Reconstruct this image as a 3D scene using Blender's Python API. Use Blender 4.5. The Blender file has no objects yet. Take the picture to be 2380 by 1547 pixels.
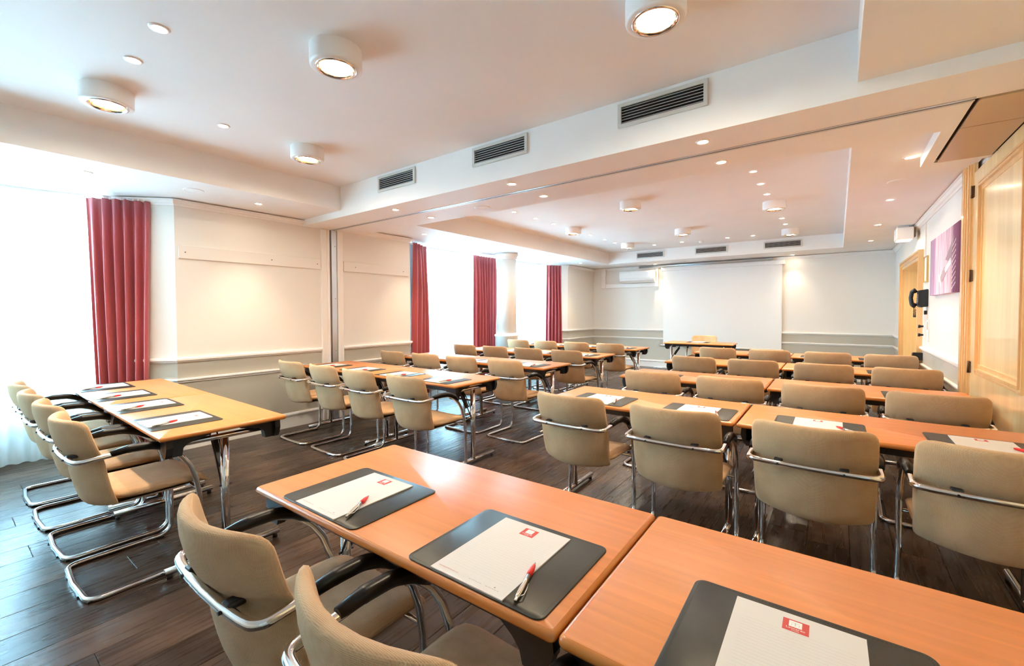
import bpy, bmesh, math, random
from mathutils import Vector, Matrix
random.seed(7)
S = bpy.context.scene
COL = S.collection
PI = math.pi

# ------------------------------------------------------------------ camera
FPX, W_, H_ = 1016.4, 2380, 1547
yaw, pitch, roll = math.radians(36.681), math.radians(1.45), math.radians(-0.215)
CAM = Vector((0, 0, 1.332))
fw = Vector((-math.sin(yaw)*math.cos(pitch), math.cos(yaw)*math.cos(pitch), -math.sin(pitch)))
rt = Vector((math.cos(yaw), math.sin(yaw), 0)); up = rt.cross(fw)
r2 = rt*math.cos(roll) + up*math.sin(roll); u2 = -rt*math.sin(roll) + up*math.cos(roll)
cd = bpy.data.cameras.new('camera'); cam = bpy.data.objects.new('camera', cd); COL.objects.link(cam)
cam.matrix_world = Matrix(((r2.x, u2.x, -fw.x, CAM.x), (r2.y, u2.y, -fw.y, CAM.y), (r2.z, u2.z, -fw.z, CAM.z), (0, 0, 0, 1)))
cd.sensor_width = 36; cd.lens = FPX*36/W_; cd.shift_y = -24.2/W_; cd.clip_start = .02
S.camera = cam

# ------------------------------------------------------------------ light and exposure
S.view_settings.view_transform = 'Standard'; S.view_settings.look = 'None'
S.view_settings.gamma = 1; S.view_settings.use_curve_mapping = False
S.view_settings.exposure = 2.28
S.cycles.max_bounces = 10; S.cycles.diffuse_bounces = 6; S.cycles.glossy_bounces = 4
S.cycles.transmission_bounces = 6; S.cycles.transparent_max_bounces = 12
S.cycles.sample_clamp_indirect = 4.0; S.cycles.caustics_reflective = False
SKY = (0.46, 0.78, 1.0); SKY_STRENGTH = 11.0
DRUM_E = 90.0; SPOT_W = 7.5
WARM = (1.0, 0.80, 0.56)
wd = bpy.data.worlds.new('sky'); S.world = wd; wd.use_nodes = True
bg = wd.node_tree.nodes['Background']; bg.inputs[0].default_value = (*SKY, 1); bg.inputs[1].default_value = SKY_STRENGTH

# ------------------------------------------------------------------ materials
def s2l(c): return tuple(((x/255)/12.92 if x/255 <= .04045 else ((x/255+.055)/1.055)**2.4) for x in c)
def mat(name, col, rough=.5, metal=0, spec=.5, coat=0, emit=None, es=0):
    m = bpy.data.materials.new(name); m.use_nodes = True
    b = m.node_tree.nodes['Principled BSDF']
    b.inputs['Base Color'].default_value = (*col, 1); b.inputs['Roughness'].default_value = rough
    b.inputs['Metallic'].default_value = metal; b.inputs['Specular IOR Level'].default_value = spec
    b.inputs['Coat Weight'].default_value = coat
    if emit: b.inputs['Emission Color'].default_value = (*emit, 1); b.inputs['Emission Strength'].default_value = es
    return m
class NT:
    def __init__(s, m): s.t = m.node_tree; s.b = s.t.nodes.get('Principled BSDF')
    def n(s, ty, **kw):
        x = s.t.nodes.new(ty)
        for k, v in kw.items():
            if hasattr(x, k): setattr(x, k, v)
            else: x.inputs[k.replace('_', ' ')].default_value = v
        return x
    def l(s, a, b): s.t.links.new(a, b)
    def coords(s, scale=(1, 1, 1), kind='Object', rnd=0):
        c = s.n('ShaderNodeTexCoord'); mp = s.n('ShaderNodeMapping'); mp.inputs['Scale'].default_value = scale
        s.l(c.outputs[kind], mp.inputs['Vector'])
        if rnd:
            oi = s.n('ShaderNodeObjectInfo'); mu = s.n('ShaderNodeMath', operation='MULTIPLY'); mu.inputs[1].default_value = rnd
            s.l(oi.outputs['Random'], mu.inputs[0]); s.l(mu.outputs[0], mp.inputs['Location'])
        return mp.outputs[0]
    def ramp(s, fac, stops):
        r = s.n('ShaderNodeValToRGB'); e = r.color_ramp.elements
        e[1].position = stops[-1][0]; e[1].color = (*stops[-1][1], 1); e[0].position = stops[0][0]; e[0].color = (*stops[0][1], 1)
        for p, c in stops[1:-1]: q = e.new(p); q.color = (*c, 1)
        s.l(fac, r.inputs[0]); return r.outputs[0]
    def bump(s, h, strength=.2, dist=.002, normal=None):
        b = s.n('ShaderNodeBump'); b.inputs['Strength'].default_value = strength; b.inputs['Distance'].default_value = dist
        s.l(h, b.inputs['Height'])
        if normal: s.l(normal, b.inputs['Normal'])
        s.l(b.outputs[0], s.b.inputs['Normal']); return b.outputs[0]
def mul(c, k): return tuple(min(1, x*k) for x in c)

def wood(name, base, rough, scale, dark=.72, coat=0, rnd=0, bump=.05, spec=.5):
    m = mat(name, base, rough, coat=coat, spec=spec); t = NT(m)
    v = t.coords(scale, rnd=rnd)
    n1 = t.n('ShaderNodeTexNoise'); n1.inputs['Scale'].default_value = 1; n1.inputs['Detail'].default_value = 5; n1.inputs['Distortion'].default_value = .6
    t.l(v, n1.inputs['Vector'])
    c = t.ramp(n1.outputs['Fac'], [(.3, mul(base, dark)), (.5, base), (.72, mul(base, 1.13))])
    t.l(c, t.b.inputs['Base Color'])
    if bump: t.bump(n1.outputs['Fac'], bump, .0008)
    return m
M = {}
M['table_top'] = wood('beech_laminate', (.66, .215, .062), .36, (1.6, 34, 34), .90, rnd=17, bump=.0, spec=.35)
M['table_edge'] = mat('beech_edge', (.54, .185, .04), .25)
M['maple'] = wood('maple_veneer', (.88, .61, .30), .2, (14, 14, .8), .95, coat=.4, bump=.02)
M['maple_dark'] = wood('maple_moulding', (.80, .48, .21), .22, (16, 16, .6), .97, coat=.3, bump=.02)
M['lid'] = mat('stained_panel', (.56, .36, .19), .35)

# floor planks: dark smoked oak, each plank with its own tone
def plank_mat():
    m = mat('smoked_oak', (.08, .05, .035), .33, spec=.2); t = NT(m)
    v = t.coords((30, 1.6, 1), rnd=31)
    n = t.n('ShaderNodeTexNoise'); n.inputs['Scale'].default_value = 1.4; n.inputs['Detail'].default_value = 7; n.inputs['Roughness'].default_value = .6; n.inputs['Distortion'].default_value = .35
    t.l(v, n.inputs['Vector'])
    w = t.n('ShaderNodeTexWave', wave_type='RINGS', rings_direction='X'); w.inputs['Scale'].default_value = 1.1; w.inputs['Distortion'].default_value = 3.5; w.inputs['Detail'].default_value = 3
    v2 = t.coords((11, .9, 1), rnd=57); t.l(v2, w.inputs['Vector'])
    mx = t.n('ShaderNodeMath', operation='MULTIPLY_ADD'); mx.inputs[1].default_value = .35; t.l(w.outputs['Fac'], mx.inputs[0])
    m2 = t.n('ShaderNodeMath', operation='MULTIPLY'); m2.inputs[1].default_value = .65; t.l(n.outputs['Fac'], m2.inputs[0]); t.l(m2.outputs[0], mx.inputs[2])
    c = t.ramp(mx.outputs[0], [(.2, (.032, .018, .012)), (.5, (.050, .030, .020)), (.85, (.078, .050, .033))])
    oi = t.n('ShaderNodeObjectInfo')
    mr = t.n('ShaderNodeMapRange'); mr.inputs['To Min'].default_value = .60; mr.inputs['To Max'].default_value = 1.40; t.l(oi.outputs['Random'], mr.inputs['Value'])
    mm = t.n('ShaderNodeMix', data_type='RGBA', blend_type='MULTIPLY'); mm.inputs['Factor'].default_value = 1
    cc = t.n('ShaderNodeCombineColor')
    for k in range(3): t.l(mr.outputs[0], cc.inputs[k])
    t.l(c, mm.inputs['A']); t.l(cc.outputs[0], mm.inputs['B']); t.l(mm.outputs['Result'], t.b.inputs['Base Color'])
    rr = t.n('ShaderNodeMapRange'); rr.inputs['To Min'].default_value = .20; rr.inputs['To Max'].default_value = .36; t.l(n.outputs['Fac'], rr.inputs['Value']); t.l(rr.outputs[0], t.b.inputs['Roughness'])
    t.bump(mx.outputs[0], .07, .0006)
    return m
M['plank'] = plank_mat()
M['gap'] = mat('floor_base', (.012, .009, .007), .8)

def plaster(name, col, rough=.6, bump=.12, sc=260):
    m = mat(name, col, rough, spec=.3); t = NT(m)
    n = t.n('ShaderNodeTexNoise'); n.inputs['Scale'].default_value = sc; n.inputs['Detail'].default_value = 2
    t.l(t.coords(), n.inputs['Vector'])
    n2 = t.n('ShaderNodeTexNoise'); n2.inputs['Scale'].default_value = 1.3; t.l(t.coords(), n2.inputs['Vector'])
    t.l(t.ramp(n2.outputs['Fac'], [(.3, mul(col, .97)), (.7, mul(col, 1.02))]), t.b.inputs['Base Color'])
    t.bump(n.outputs['Fac'], bump, .0006)
    return m
# upper wall cream, dado greige below the chair rail: two paints on one wall
def wall_mat():
    m = mat('painted_wall', (.8, .74, .66), .55, spec=.3); t = NT(m)
    g = t.n('ShaderNodeNewGeometry'); sp = t.n('ShaderNodeSeparateXYZ'); t.l(g.outputs['Position'], sp.inputs[0])
    gt = t.n('ShaderNodeMath', operation='GREATER_THAN'); gt.inputs[1].default_value = .875; t.l(sp.outputs['Z'], gt.inputs[0])
    mx = t.n('ShaderNodeMix', data_type='RGBA'); t.l(gt.outputs[0], mx.inputs['Factor'])
    mx.inputs['A'].default_value = (.54, .49, .41, 1); mx.inputs['B'].default_value = (.84, .805, .755, 1)
    t.l(mx.outputs['Result'], t.b.inputs['Base Color'])
    n = t.n('ShaderNodeTexNoise'); n.inputs['Scale'].default_value = 240; t.l(t.coords(), n.inputs['Vector']); t.bump(n.outputs['Fac'], .12, .0006)
    return m
M['wall'] = wall_mat()
M['ceiling'] = plaster('ceiling_paint', (.90, .88, .86))
M['trimw'] = mat('white_gloss_paint', (.92, .90, .87), .3)
M['white'] = mat('white_plastic', (.92, .91, .90), .35)
M['boards'] = mat('cream_board', (.85, .81, .76), .4)
M['chrome'] = mat('chrome', (.83, .83, .84), .07, metal=1)
M['alu'] = mat('aluminium', (.62, .66, .70), .3, metal=.9)
M['ventw'] = mat('vent_grey', (.66, .66, .62), .4, metal=.3)
M['dark'] = mat('dark_void', (.01, .011, .013), .8)
M['black'] = mat('black_plastic', (.008, .010, .014), .42)
M['blackpad'] = mat('black_polyurethane', (.005, .005, .005), .33, spec=.3)
M['brass'] = mat('brass', (.72, .48, .14), .25, metal=1)
M['bronze'] = mat('bronze_hinge', (.16, .09, .05), .4, metal=.8)
M['gold'] = mat('gold_reflector', (.95, .72, .35), .12, metal=1)
M['screen'] = mat('projection_canvas', (.88, .875, .865), .8, spec=.2)
M['paper'] = None
M['red'] = mat('red_grip', (.75, .02, .015), .3)
M['logored'] = mat('logo_red', (.62, .06, .045), .6)
M['silver'] = mat('satin_silver', (.62, .60, .54), .22, metal=1)
M['ink'] = mat('grey_ink', (.35, .32, .30), .7)
M['rink'] = mat('red_ink', (.62, .12, .10), .7)

def fabric():
    m = mat('beige_knit', (.62, .37, .20), .9, spec=.15); t = NT(m)
    m.node_tree.nodes['Principled BSDF'].inputs['Sheen Weight'].default_value = .12
    v = t.coords()
    w1 = t.n('ShaderNodeTexWave', wave_type='BANDS', bands_direction='X'); w1.inputs['Scale'].default_value = 95; w1.inputs['Distortion'].default_value = .4; w1.inputs['Detail'].default_value = 0; t.l(v, w1.inputs['Vector'])
    w2 = t.n('ShaderNodeTexWave', wave_type='BANDS', bands_direction='Z'); w2.inputs['Scale'].default_value = 110; w2.inputs['Distortion'].default_value = .6; t.l(v, w2.inputs['Vector'])
    w3 = t.n('ShaderNodeTexWave', wave_type='BANDS', bands_direction='Y'); w3.inputs['Scale'].default_value = 110; t.l(v, w3.inputs['Vector'])
    a = t.n('ShaderNodeMath', operation='ADD'); t.l(w1.outputs['Fac'], a.inputs[0]); t.l(w2.outputs['Fac'], a.inputs[1])
    b = t.n('ShaderNodeMath', operation='ADD'); t.l(a.outputs[0], b.inputs[0]); t.l(w3.outputs['Fac'], b.inputs[1])
    n = t.n('ShaderNodeTexNoise'); n.inputs['Scale'].default_value = 9; n.inputs['Detail'].default_value = 3; t.l(v, n.inputs['Vector'])
    c = t.ramp(n.outputs['Fac'], [(.3, (.57, .345, .180)), (.7, (.67, .42, .23))])
    c2 = t.ramp(b.outputs[0], [(0, (.72, .70, .66)), (1, (1, 1, 1))])
    mx = t.n('ShaderNodeMix', data_type='RGBA', blend_type='MULTIPLY'); mx.inputs['Factor'].default_value = .8
    t.l(c, mx.inputs['A']); t.l(c2, mx.inputs['B']); t.l(mx.outputs['Result'], t.b.inputs['Base Color'])
    t.bump(b.outputs[0], .5, .0012)
    return m
M['fabric'] = fabric()
def leather():
    m = mat('dark_leather', (.016, .017, .013), .40, spec=.35); t = NT(m)
    n = t.n('ShaderNodeTexNoise'); n.inputs['Scale'].default_value = 14; n.inputs['Detail'].default_value = 6; t.l(t.coords(rnd=9), n.inputs['Vector'])
    t.l(t.ramp(n.outputs['Fac'], [(.3, (.013, .014, .010)), (.7, (.026, .026, .019))]), t.b.inputs['Base Color'])
    n2 = t.n('ShaderNodeTexNoise'); n2.inputs['Scale'].default_value = 320; t.l(t.coords(), n2.inputs['Vector'])
    t.bump(n2.outputs['Fac'], .15, .0006)
    return m
M['leather'] = leather()
M['stitch'] = mat('black_stitching', (.012, .012, .010), .7)
def paper():
    m = mat('lined_paper', (.74, .70, .67), .75, spec=.2); t = NT(m)
    c = t.n('ShaderNodeTexCoord'); sp = t.n('ShaderNodeSeparateXYZ'); t.l(c.outputs['Object'], sp.inputs[0])
    a = t.n('ShaderNodeMath', operation='MULTIPLY'); a.inputs[1].default_value = 1/.009; t.l(sp.outputs['Y'], a.inputs[0])
    fr = t.n('ShaderNodeMath', operation='FRACT'); t.l(a.outputs[0], fr.inputs[0])
    lt = t.n('ShaderNodeMath', operation='LESS_THAN'); lt.inputs[1].default_value = .07; t.l(fr.outputs[0], lt.inputs[0])
    # ruled area only: between the letterhead and the footer
    g1 = t.n('ShaderNodeMath', operation='LESS_THAN'); g1.inputs[1].default_value = .092; t.l(sp.outputs['Y'], g1.inputs[0])
    g2 = t.n('ShaderNodeMath', operation='GREATER_THAN'); g2.inputs[1].default_value = -.115; t.l(sp.outputs['Y'], g2.inputs[0])
    ab = t.n('ShaderNodeMath', operation='ABSOLUTE'); t.l(sp.outputs['X'], ab.inputs[0])
    g3 = t.n('ShaderNodeMath', operation='LESS_THAN'); g3.inputs[1].default_value = .088; t.l(ab.outputs[0], g3.inputs[0])
    p = lt.outputs[0]
    for g in (g1, g2, g3):
        q = t.n('ShaderNodeMath', operation='MULTIPLY'); t.l(p, q.inputs[0]); t.l(g.outputs[0], q.inputs[1]); p = q.outputs[0]
    mx = t.n('ShaderNodeMix', data_type='RGBA'); t.l(p, mx.inputs['Factor'])
    mx.inputs['A'].default_value = (.74, .70, .67, 1); mx.inputs['B'].default_value = (.60, .565, .54, 1); t.l(mx.outputs['Result'], t.b.inputs['Base Color'])
    return m
M['paper'] = paper()
def curtain_mat():
    m = mat('burgundy_satin', (.50, .08, .085), .42, spec=.5); t = NT(m)
    m.node_tree.nodes['Principled BSDF'].inputs['Sheen Weight'].default_value = .3
    n = t.n('ShaderNodeTexNoise'); n.inputs['Scale'].default_value = 3; t.l(t.coords((4, 4, .4)), n.inputs['Vector'])
    t.l(t.ramp(n.outputs['Fac'], [(.3, (.44, .066, .080)), (.7, (.54, .092, .090))]), t.b.inputs['Base Color'])
    tr = t.n('ShaderNodeBsdfTranslucent'); tr.inputs[0].default_value = (.45, .03, .05, 1)
    mx = t.n('ShaderNodeMixShader'); mx.inputs[0].default_value = .12
    out = t.t.nodes['Material Output']; t.l(t.b.outputs[0], mx.inputs[1]); t.l(tr.outputs[0], mx.inputs[2]); t.l(mx.outputs[0], out.inputs[0])
    return m
M['curtain'] = curtain_mat()
def sheer_mat():
    m = bpy.data.materials.new('white_voile'); m.use_nodes = True; t = NT(m); t.t.nodes.remove(t.b)
    df = t.n('ShaderNodeBsdfDiffuse'); df.inputs[0].default_value = (.88, .92, .94, 1)
    tl = t.n('ShaderNodeBsdfTranslucent'); tl.inputs[0].default_value = (.80, .92, .96, 1)
    tp = t.n('ShaderNodeBsdfTransparent'); tp.inputs[0].default_value = (1, 1, 1, 1)
    a = t.n('ShaderNodeMixShader'); a.inputs[0].default_value = .62; t.l(df.outputs[0], a.inputs[1]); t.l(tl.outputs[0], a.inputs[2])
    b = t.n('ShaderNodeMixShader')
    wv = t.n('ShaderNodeTexNoise'); wv.inputs['Scale'].default_value = 1; wv.inputs['Detail'].default_value = 3; t.l(t.coords((6, 6, .5)), wv.inputs['Vector'])
    mr = t.n('ShaderNodeMapRange'); mr.inputs['To Min'].default_value = .14; mr.inputs['To Max'].default_value = .34; t.l(wv.outputs['Fac'], mr.inputs['Value'])
    t.l(mr.outputs[0], b.inputs[0])
    t.l(a.outputs[0], b.inputs[1]); t.l(tp.outputs[0], b.inputs[2]); t.l(b.outputs[0], t.t.nodes['Material Output'].inputs[0])
    return m
M['sheer'] = sheer_mat()
def glass_mat():
    m = bpy.data.materials.new('window_glass'); m.use_nodes = True; t = NT(m); t.t.nodes.remove(t.b)
    g = t.n('ShaderNodeBsdfGlossy'); g.inputs[1].default_value = .02
    tp = t.n('ShaderNodeBsdfTransparent'); tp.inputs[0].default_value = (.96, .98, .98, 1)
    mx = t.n('ShaderNodeMixShader'); mx.inputs[0].default_value = .06; t.l(tp.outputs[0], mx.inputs[1]); t.l(g.outputs[0], mx.inputs[2]); t.l(mx.outputs[0], t.t.nodes['Material Output'].inputs[0])
    return m
M['glass'] = glass_mat()
def emis(name, col, s):
    m = bpy.data.materials.new(name); m.use_nodes = True; t = NT(m); t.t.nodes.remove(t.b)
    e = t.n('ShaderNodeEmission'); e.inputs[0].default_value = (*col, 1); e.inputs[1].default_value = s
    t.l(e.outputs[0], t.t.nodes['Material Output'].inputs[0]); return m
M['drumglow'] = emis('drum_lamp_glow', (1.0, .86, .66), DRUM_E)
M['spotglow'] = emis('halogen_glow', (1.0, .82, .58), 40)
M['signglow'] = emis('sign_glow', (1.0, .86, .62), 3)
def art_mat():
    m = mat('art_print', (.6, .4, .5), .6, spec=.2); t = NT(m)
    n = t.n('ShaderNodeTexNoise'); n.inputs['Scale'].default_value = 1; n.inputs['Detail'].default_value = 4; t.l(t.coords((1, 34, 1.3)), n.inputs['Vector'])
    c1 = t.ramp(n.outputs['Fac'], [(.3, (.22, .10, .17)), (.45, (.75, .48, .62)), (.55, (.95, .86, .86)), (.75, (.70, .62, .62))])
    c = t.n('ShaderNodeTexCoord'); sp = t.n('ShaderNodeSeparateXYZ'); t.l(c.outputs['Object'], sp.inputs[0])
    g = t.ramp(sp.outputs['Y'], [(0, (0, 0, 0)), (1, (1, 1, 1))])
    mr = t.n('ShaderNodeMapRange'); mr.inputs['From Min'].default_value = -.68; mr.inputs['From Max'].default_value = .68; t.l(sp.outputs['Y'], mr.inputs['Value'])
    c2 = t.ramp(mr.outputs[0], [(0, (.16, .03, .09)), (.16, (.30, .09, .19)), (.22, (.80, .62, .68)), (.75, (.92, .80, .84)), (.85, (.62, .36, .55)), (.95, (.50, .48, .60)), (1, (.34, .10, .25))])
    mx = t.n('ShaderNodeMix', data_type='RGBA', blend_type='MULTIPLY'); mx.inputs['Factor'].default_value = .9; t.l(c2, mx.inputs['A']); t.l(c1, mx.inputs['B']); t.l(mx.outputs['Result'], t.b.inputs['Base Color'])
    return m
M['art'] = art_mat()
M['artside'] = mat('art_edge', (.26, .075, .16), .6)
M['artdark'] = mat('art_taupe', (.36, .24, .27), .6)
M['artlight'] = mat('art_white', (.86, .78, .80), .6)

# ------------------------------------------------------------------ mesh helpers
def link(name, bm_or_me, m, parent=None, smooth=False, loc=None, rz=0):
    if isinstance(bm_or_me, bpy.types.Mesh): me = bm_or_me
    else:
        me = bpy.data.meshes.new(name); bm_or_me.normal_update(); bm_or_me.to_mesh(me); bm_or_me.free()
        if m: me.materials.append(m)
        if smooth: me.shade_smooth() if hasattr(me, 'shade_smooth') else None
    o = bpy.data.objects.new(name, me); COL.objects.link(o)
    if parent: o.parent = parent
    if loc: o.location = loc
    o.rotation_euler[2] = rz
    return o
def tag(o, label, cat, group=None):
    o['label'] = label; o['category'] = cat
    if group: o['group'] = group
    return o
def empty(name, loc=(0, 0, 0), rz=0):
    o = bpy.data.objects.new(name, None); COL.objects.link(o); o.location = loc; o.rotation_euler[2] = rz; o.empty_display_size = .1; return o
def struct(name, bm, m, parent=None):
    o = link(name, bm, m, parent)
    if not parent: o['kind'] = 'structure'
    return o
def box(bm, x0, x1, y0, y1, z0, z1, bev=0, seg=2):
    r = bmesh.ops.create_cube(bm, size=1)
    vs = r['verts']
    for v in vs:
        v.co = Vector(((x0+x1)/2 + v.co.x*(x1-x0), (y0+y1)/2 + v.co.y*(y1-y0), (z0+z1)/2 + v.co.z*(z1-z0)))
    if bev:
        es = list({e for v in vs for e in v.link_edges})
        bmesh.ops.bevel(bm, geom=es, offset=bev, segments=seg, affect='EDGES', profile=.5)
def B(*a, **k):
    bm = bmesh.new(); box(bm, *a, **k); return bm
def fillet(pts, rad, seg=6):
    out = [Vector(pts[0])]
    for i in range(1, len(pts)-1):
        p, a, b = Vector(pts[i]), Vector(pts[i-1]), Vector(pts[i+1])
        r = rad[i] if isinstance(rad, (list, tuple)) else rad
        if r <= 0: out.append(p); continue
        d1 = (a-p).normalized(); d2 = (b-p).normalized()
        ang = d1.angle(d2); t = min(r/math.tan(ang/2), (a-p).length*.499, (b-p).length*.499); rr = t*math.tan(ang/2)
        c = p + (d1+d2).normalized()*(rr/math.sin(ang/2))
        s, e = p+d1*t-c, p+d2*t-c
        tot = s.angle(e); ax = s.cross(e).normalized()
        for k in range(seg+1): out.append(c + Matrix.Rotation(tot*k/seg, 3, ax) @ s)
    out.append(Vector(pts[-1])); return out
def tube(bm, pts, r, n=10, closed=False, cap=True, rz=None):
    pts = [Vector(p) for p in pts]; N = len(pts); rings = []
    def tan(i):
        if closed: return (pts[(i+1) % N]-pts[i-1]).normalized()
        if i == 0: return (pts[1]-pts[0]).normalized()
        if i == N-1: return (pts[-1]-pts[-2]).normalized()
        return ((pts[i+1]-pts[i]).normalized()+(pts[i]-pts[i-1]).normalized()).normalized()
    t = tan(0); u = t.orthogonal().normalized(); prev = t
    for i in range(N):
        t = tan(i); ax = prev.cross(t)
        if ax.length > 1e-7: u = Matrix.Rotation(prev.angle(t), 3, ax.normalized()) @ u
        u = (u - t*u.dot(t)).normalized(); prev = t; w = t.cross(u)
        rr = r(i/(N-1)) if callable(r) else r
        rings.append([bm.verts.new(pts[i]+(u*math.cos(2*PI*k/n)+w*math.sin(2*PI*k/n))*rr) for k in range(n)])
    for i in range(N if closed else N-1):
        a, b = rings[i], rings[(i+1) % N]
        for k in range(n):
            f = bm.faces.new((a[k], a[(k+1) % n], b[(k+1) % n], b[k])); f.smooth = True
    if cap and not closed:
        bm.faces.new(rings[0][::-1]); bm.faces.new(rings[-1])
def loft(bm, rings, capends=True):
    rs = [[bm.verts.new(p) for p in r] for r in rings]; n = len(rs[0])
    for a, b in zip(rs, rs[1:]):
        for k in range(n):
            f = bm.faces.new((a[k], a[(k+1) % n], b[(k+1) % n], b[k])); f.smooth = True
    if capends:
        for r, fl in ((rs[0], True), (rs[-1], False)):
            f = bm.faces.new(r[::-1] if fl else r); f.smooth = True
def lathe(bm, prof, n=32, c=(0, 0), caps=True):
    rs = []
    for r, z in prof: rs.append([bm.verts.new((c[0]+r*math.cos(2*PI*k/n), c[1]+r*math.sin(2*PI*k/n), z)) for k in range(n)])
    for a, b in zip(rs, rs[1:]):
        for k in range(n):
            f = bm.faces.new((a[k], a[(k+1) % n], b[(k+1) % n], b[k])); f.smooth = True
    if caps:
        if prof[0][0] > 1e-5: bm.faces.new(rs[0][::-1])
        if prof[-1][0] > 1e-5: bm.faces.new(rs[-1])
def prism(bm, poly, axis, a, b):
    # poly in the two other axes, extruded along axis from a to b
    def P(p, t):
        return {0: (t, p[0], p[1]), 1: (p[0], t, p[1]), 2: (p[0], p[1], t)}[axis]
    v0 = [bm.verts.new(P(p, a)) for p in poly]; v1 = [bm.verts.new(P(p, b)) for p in poly]; n = len(poly)
    bm.faces.new(v0); bm.faces.new(v1[::-1])
    for k in range(n): bm.faces.new((v0[k], v1[k], v1[(k+1) % n], v0[(k+1) % n]))
    bmesh.ops.recalc_face_normals(bm, faces=bm.faces)
def sweep(bm, path, prof, up=Vector((0, 0, 1))):
    """sweep a profile (out, z) along a horizontal path; out is to the left of travel"""
    path = [Vector((p[0], p[1], 0)) for p in path]; rings = []
    for i, p in enumerate(path):
        d1 = (path[i]-path[i-1]).normalized() if i > 0 else None
        d2 = (path[i+1]-path[i]).normalized() if i < len(path)-1 else None
        d1 = d1 or d2; d2 = d2 or d1
        n1 = Vector((-d1.y, d1.x, 0)); n2 = Vector((-d2.y, d2.x, 0)); n = (n1+n2).normalized(); k = 1/max(.3, n.dot(n1))
        rings.append([bm.verts.new(p+n*k*o+Vector((0, 0, z))) for o, z in prof])
    m = len(prof)
    for a, b in zip(rings, rings[1:]):
        for k in range(m): bm.faces.new((a[k], a[(k+1) % m], b[(k+1) % m], b[k]))
    bm.faces.new(rings[0][::-1]); bm.faces.new(rings[-1]); bmesh.ops.recalc_face_normals(bm, faces=bm.faces)
def smooth_all(o):
    for p in o.data.polygons: p.use_smooth = True
def copy_tree(o, parent=None):
    c = o.copy(); COL.objects.link(c); c.parent = parent
    for ch in list(o.children): copy_tree(ch, c)
    return c

# ================================================================== SETTING
XL, XR, YF, YN = -5.084, .82, 10.37, -1.5
ZC, ZS, ZB = 2.671, 2.419, 2.349
YB0, YB1 = 2.684, 3.489
XC0, XC1, YC1 = -4.28, .062, 9.528
XW = -5.95            # window line of the bays
BAY1 = (YN, 1.44); BAY2 = (4.29, 9.02); CH = .38
XS = -6.05

# ---- floor with single planks
base = B(XS-.1, XR+.3, YN, YF+.05, -.06, -.012); floor = struct('floor', base, M['gap'])
PW, PL = .199, 1.52
x = XS-.05; row = 0; planks = []
while x < XR-.001:
    off = random.random()*PL; y = -.55-off
    x1 = min(x+PW, XR)
    while y < YF:
        a, b = max(y, -.55), min(y+PL, YF)
        if b-a > .02: planks.append((x, x1, a, b))
        y += PL
    x += PW; row += 1
cands = sorted(planks, key=lambda p: math.hypot((p[0]+p[1])/2, (p[2]+p[3])/2))
def plank_bm(p, bm=None):
    bm = bm or bmesh.new(); g = .0009
    cx, cy = (p[0]+p[1])/2, (p[2]+p[3])/2
    hx, hy = (p[1]-p[0])/2-g, (p[3]-p[2])/2-g
    return hx, hy, cx, cy
cache = {}
for i, p in enumerate(cands[:299]):
    hx, hy, cx, cy = plank_bm(p); key = (round(hx, 4), round(hy, 4))
    if key not in cache:
        bm = bmesh.new(); c = .0013
        vs = [bm.verts.new(q) for q in ((-hx, -hy, -.012), (hx, -hy, -.012), (hx, hy, -.012), (-hx, hy, -.012), (-hx, -hy, -c), (hx, -hy, -c), (hx, hy, -c), (-hx, hy, -c), (-hx+c, -hy+c, 0), (hx-c, -hy+c, 0), (hx-c, hy-c, 0), (-hx+c, hy-c, 0))]
        for r in (0, 4):
            for k in range(4): bm.faces.new((vs[r+k], vs[r+(k+1) % 4], vs[r+4+(k+1) % 4], vs[r+4+k]))
        bm.faces.new(vs[8:12])
        me = bpy.data.meshes.new('plank'); bm.to_mesh(me); bm.free(); me.materials.append(M['plank']); cache[key] = me
    link('plank', cache[key], None, floor, loc=(cx, cy, 0))
rest = bmesh.new()
for p in cands[299:]: box(rest, p[0]+.001, p[1]-.001, p[2]+.001, p[3]-.001, -.011, 0)
box(rest, XS-.05, XR, YN, -.551, -.011, 0)
o = link('plank', rest, M['plank'], floor); o['kind'] = 'stuff'

# ---- walls
def wallseg(name, x0, x1, y0, y1, z0=0, z1=2.75): return struct(name, B(x0, x1, y0, y1, z0, z1), M['wall'])
wl = bmesh.new()
def poly_wall(bm, pts, t, z0, z1):
    sweep(bm, pts, [(0, z0), (t, z0), (t, z1), (0, z1)])
# going towards +y the left of travel is -x: thickness outwards
poly_wall(wl, [(XL-CH, BAY1[1]-CH), (XL, BAY1[1]), (XL, BAY2[0]), (XL-CH, BAY2[0]+CH)], .12, 0, 2.7)
wall_left = struct('wall_left', wl, M['wall'])
wl2 = bmesh.new(); poly_wall(wl2, [(XL-CH, BAY2[1]-CH), (XL, BAY2[1]), (XL, YF)], .12, 0, 2.7)
link('wall_return', wl2, M['wall'], wall_left)
wall_front = wallseg('wall_front', XL-.12, XR+.3, YF, YF+.12)
wr = bmesh.new()
box(wr, XR, XR+.12, 9.06, YF, 0, 2.7); box(wr, XR, XR+.12, 4.84, 7.28, 0, 2.7); box(wr, XR, XR+.12, 7.28, 9.06, 1.97, 2.7)
box(wr, XR+.02, XR+.12, YN, 4.84, 0, 2.7)
wall_right = struct('wall_right', wr, M['wall'])
wall_back = wallseg('wall_back', XS-.1, XR+.12, YN-.12, YN)

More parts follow.
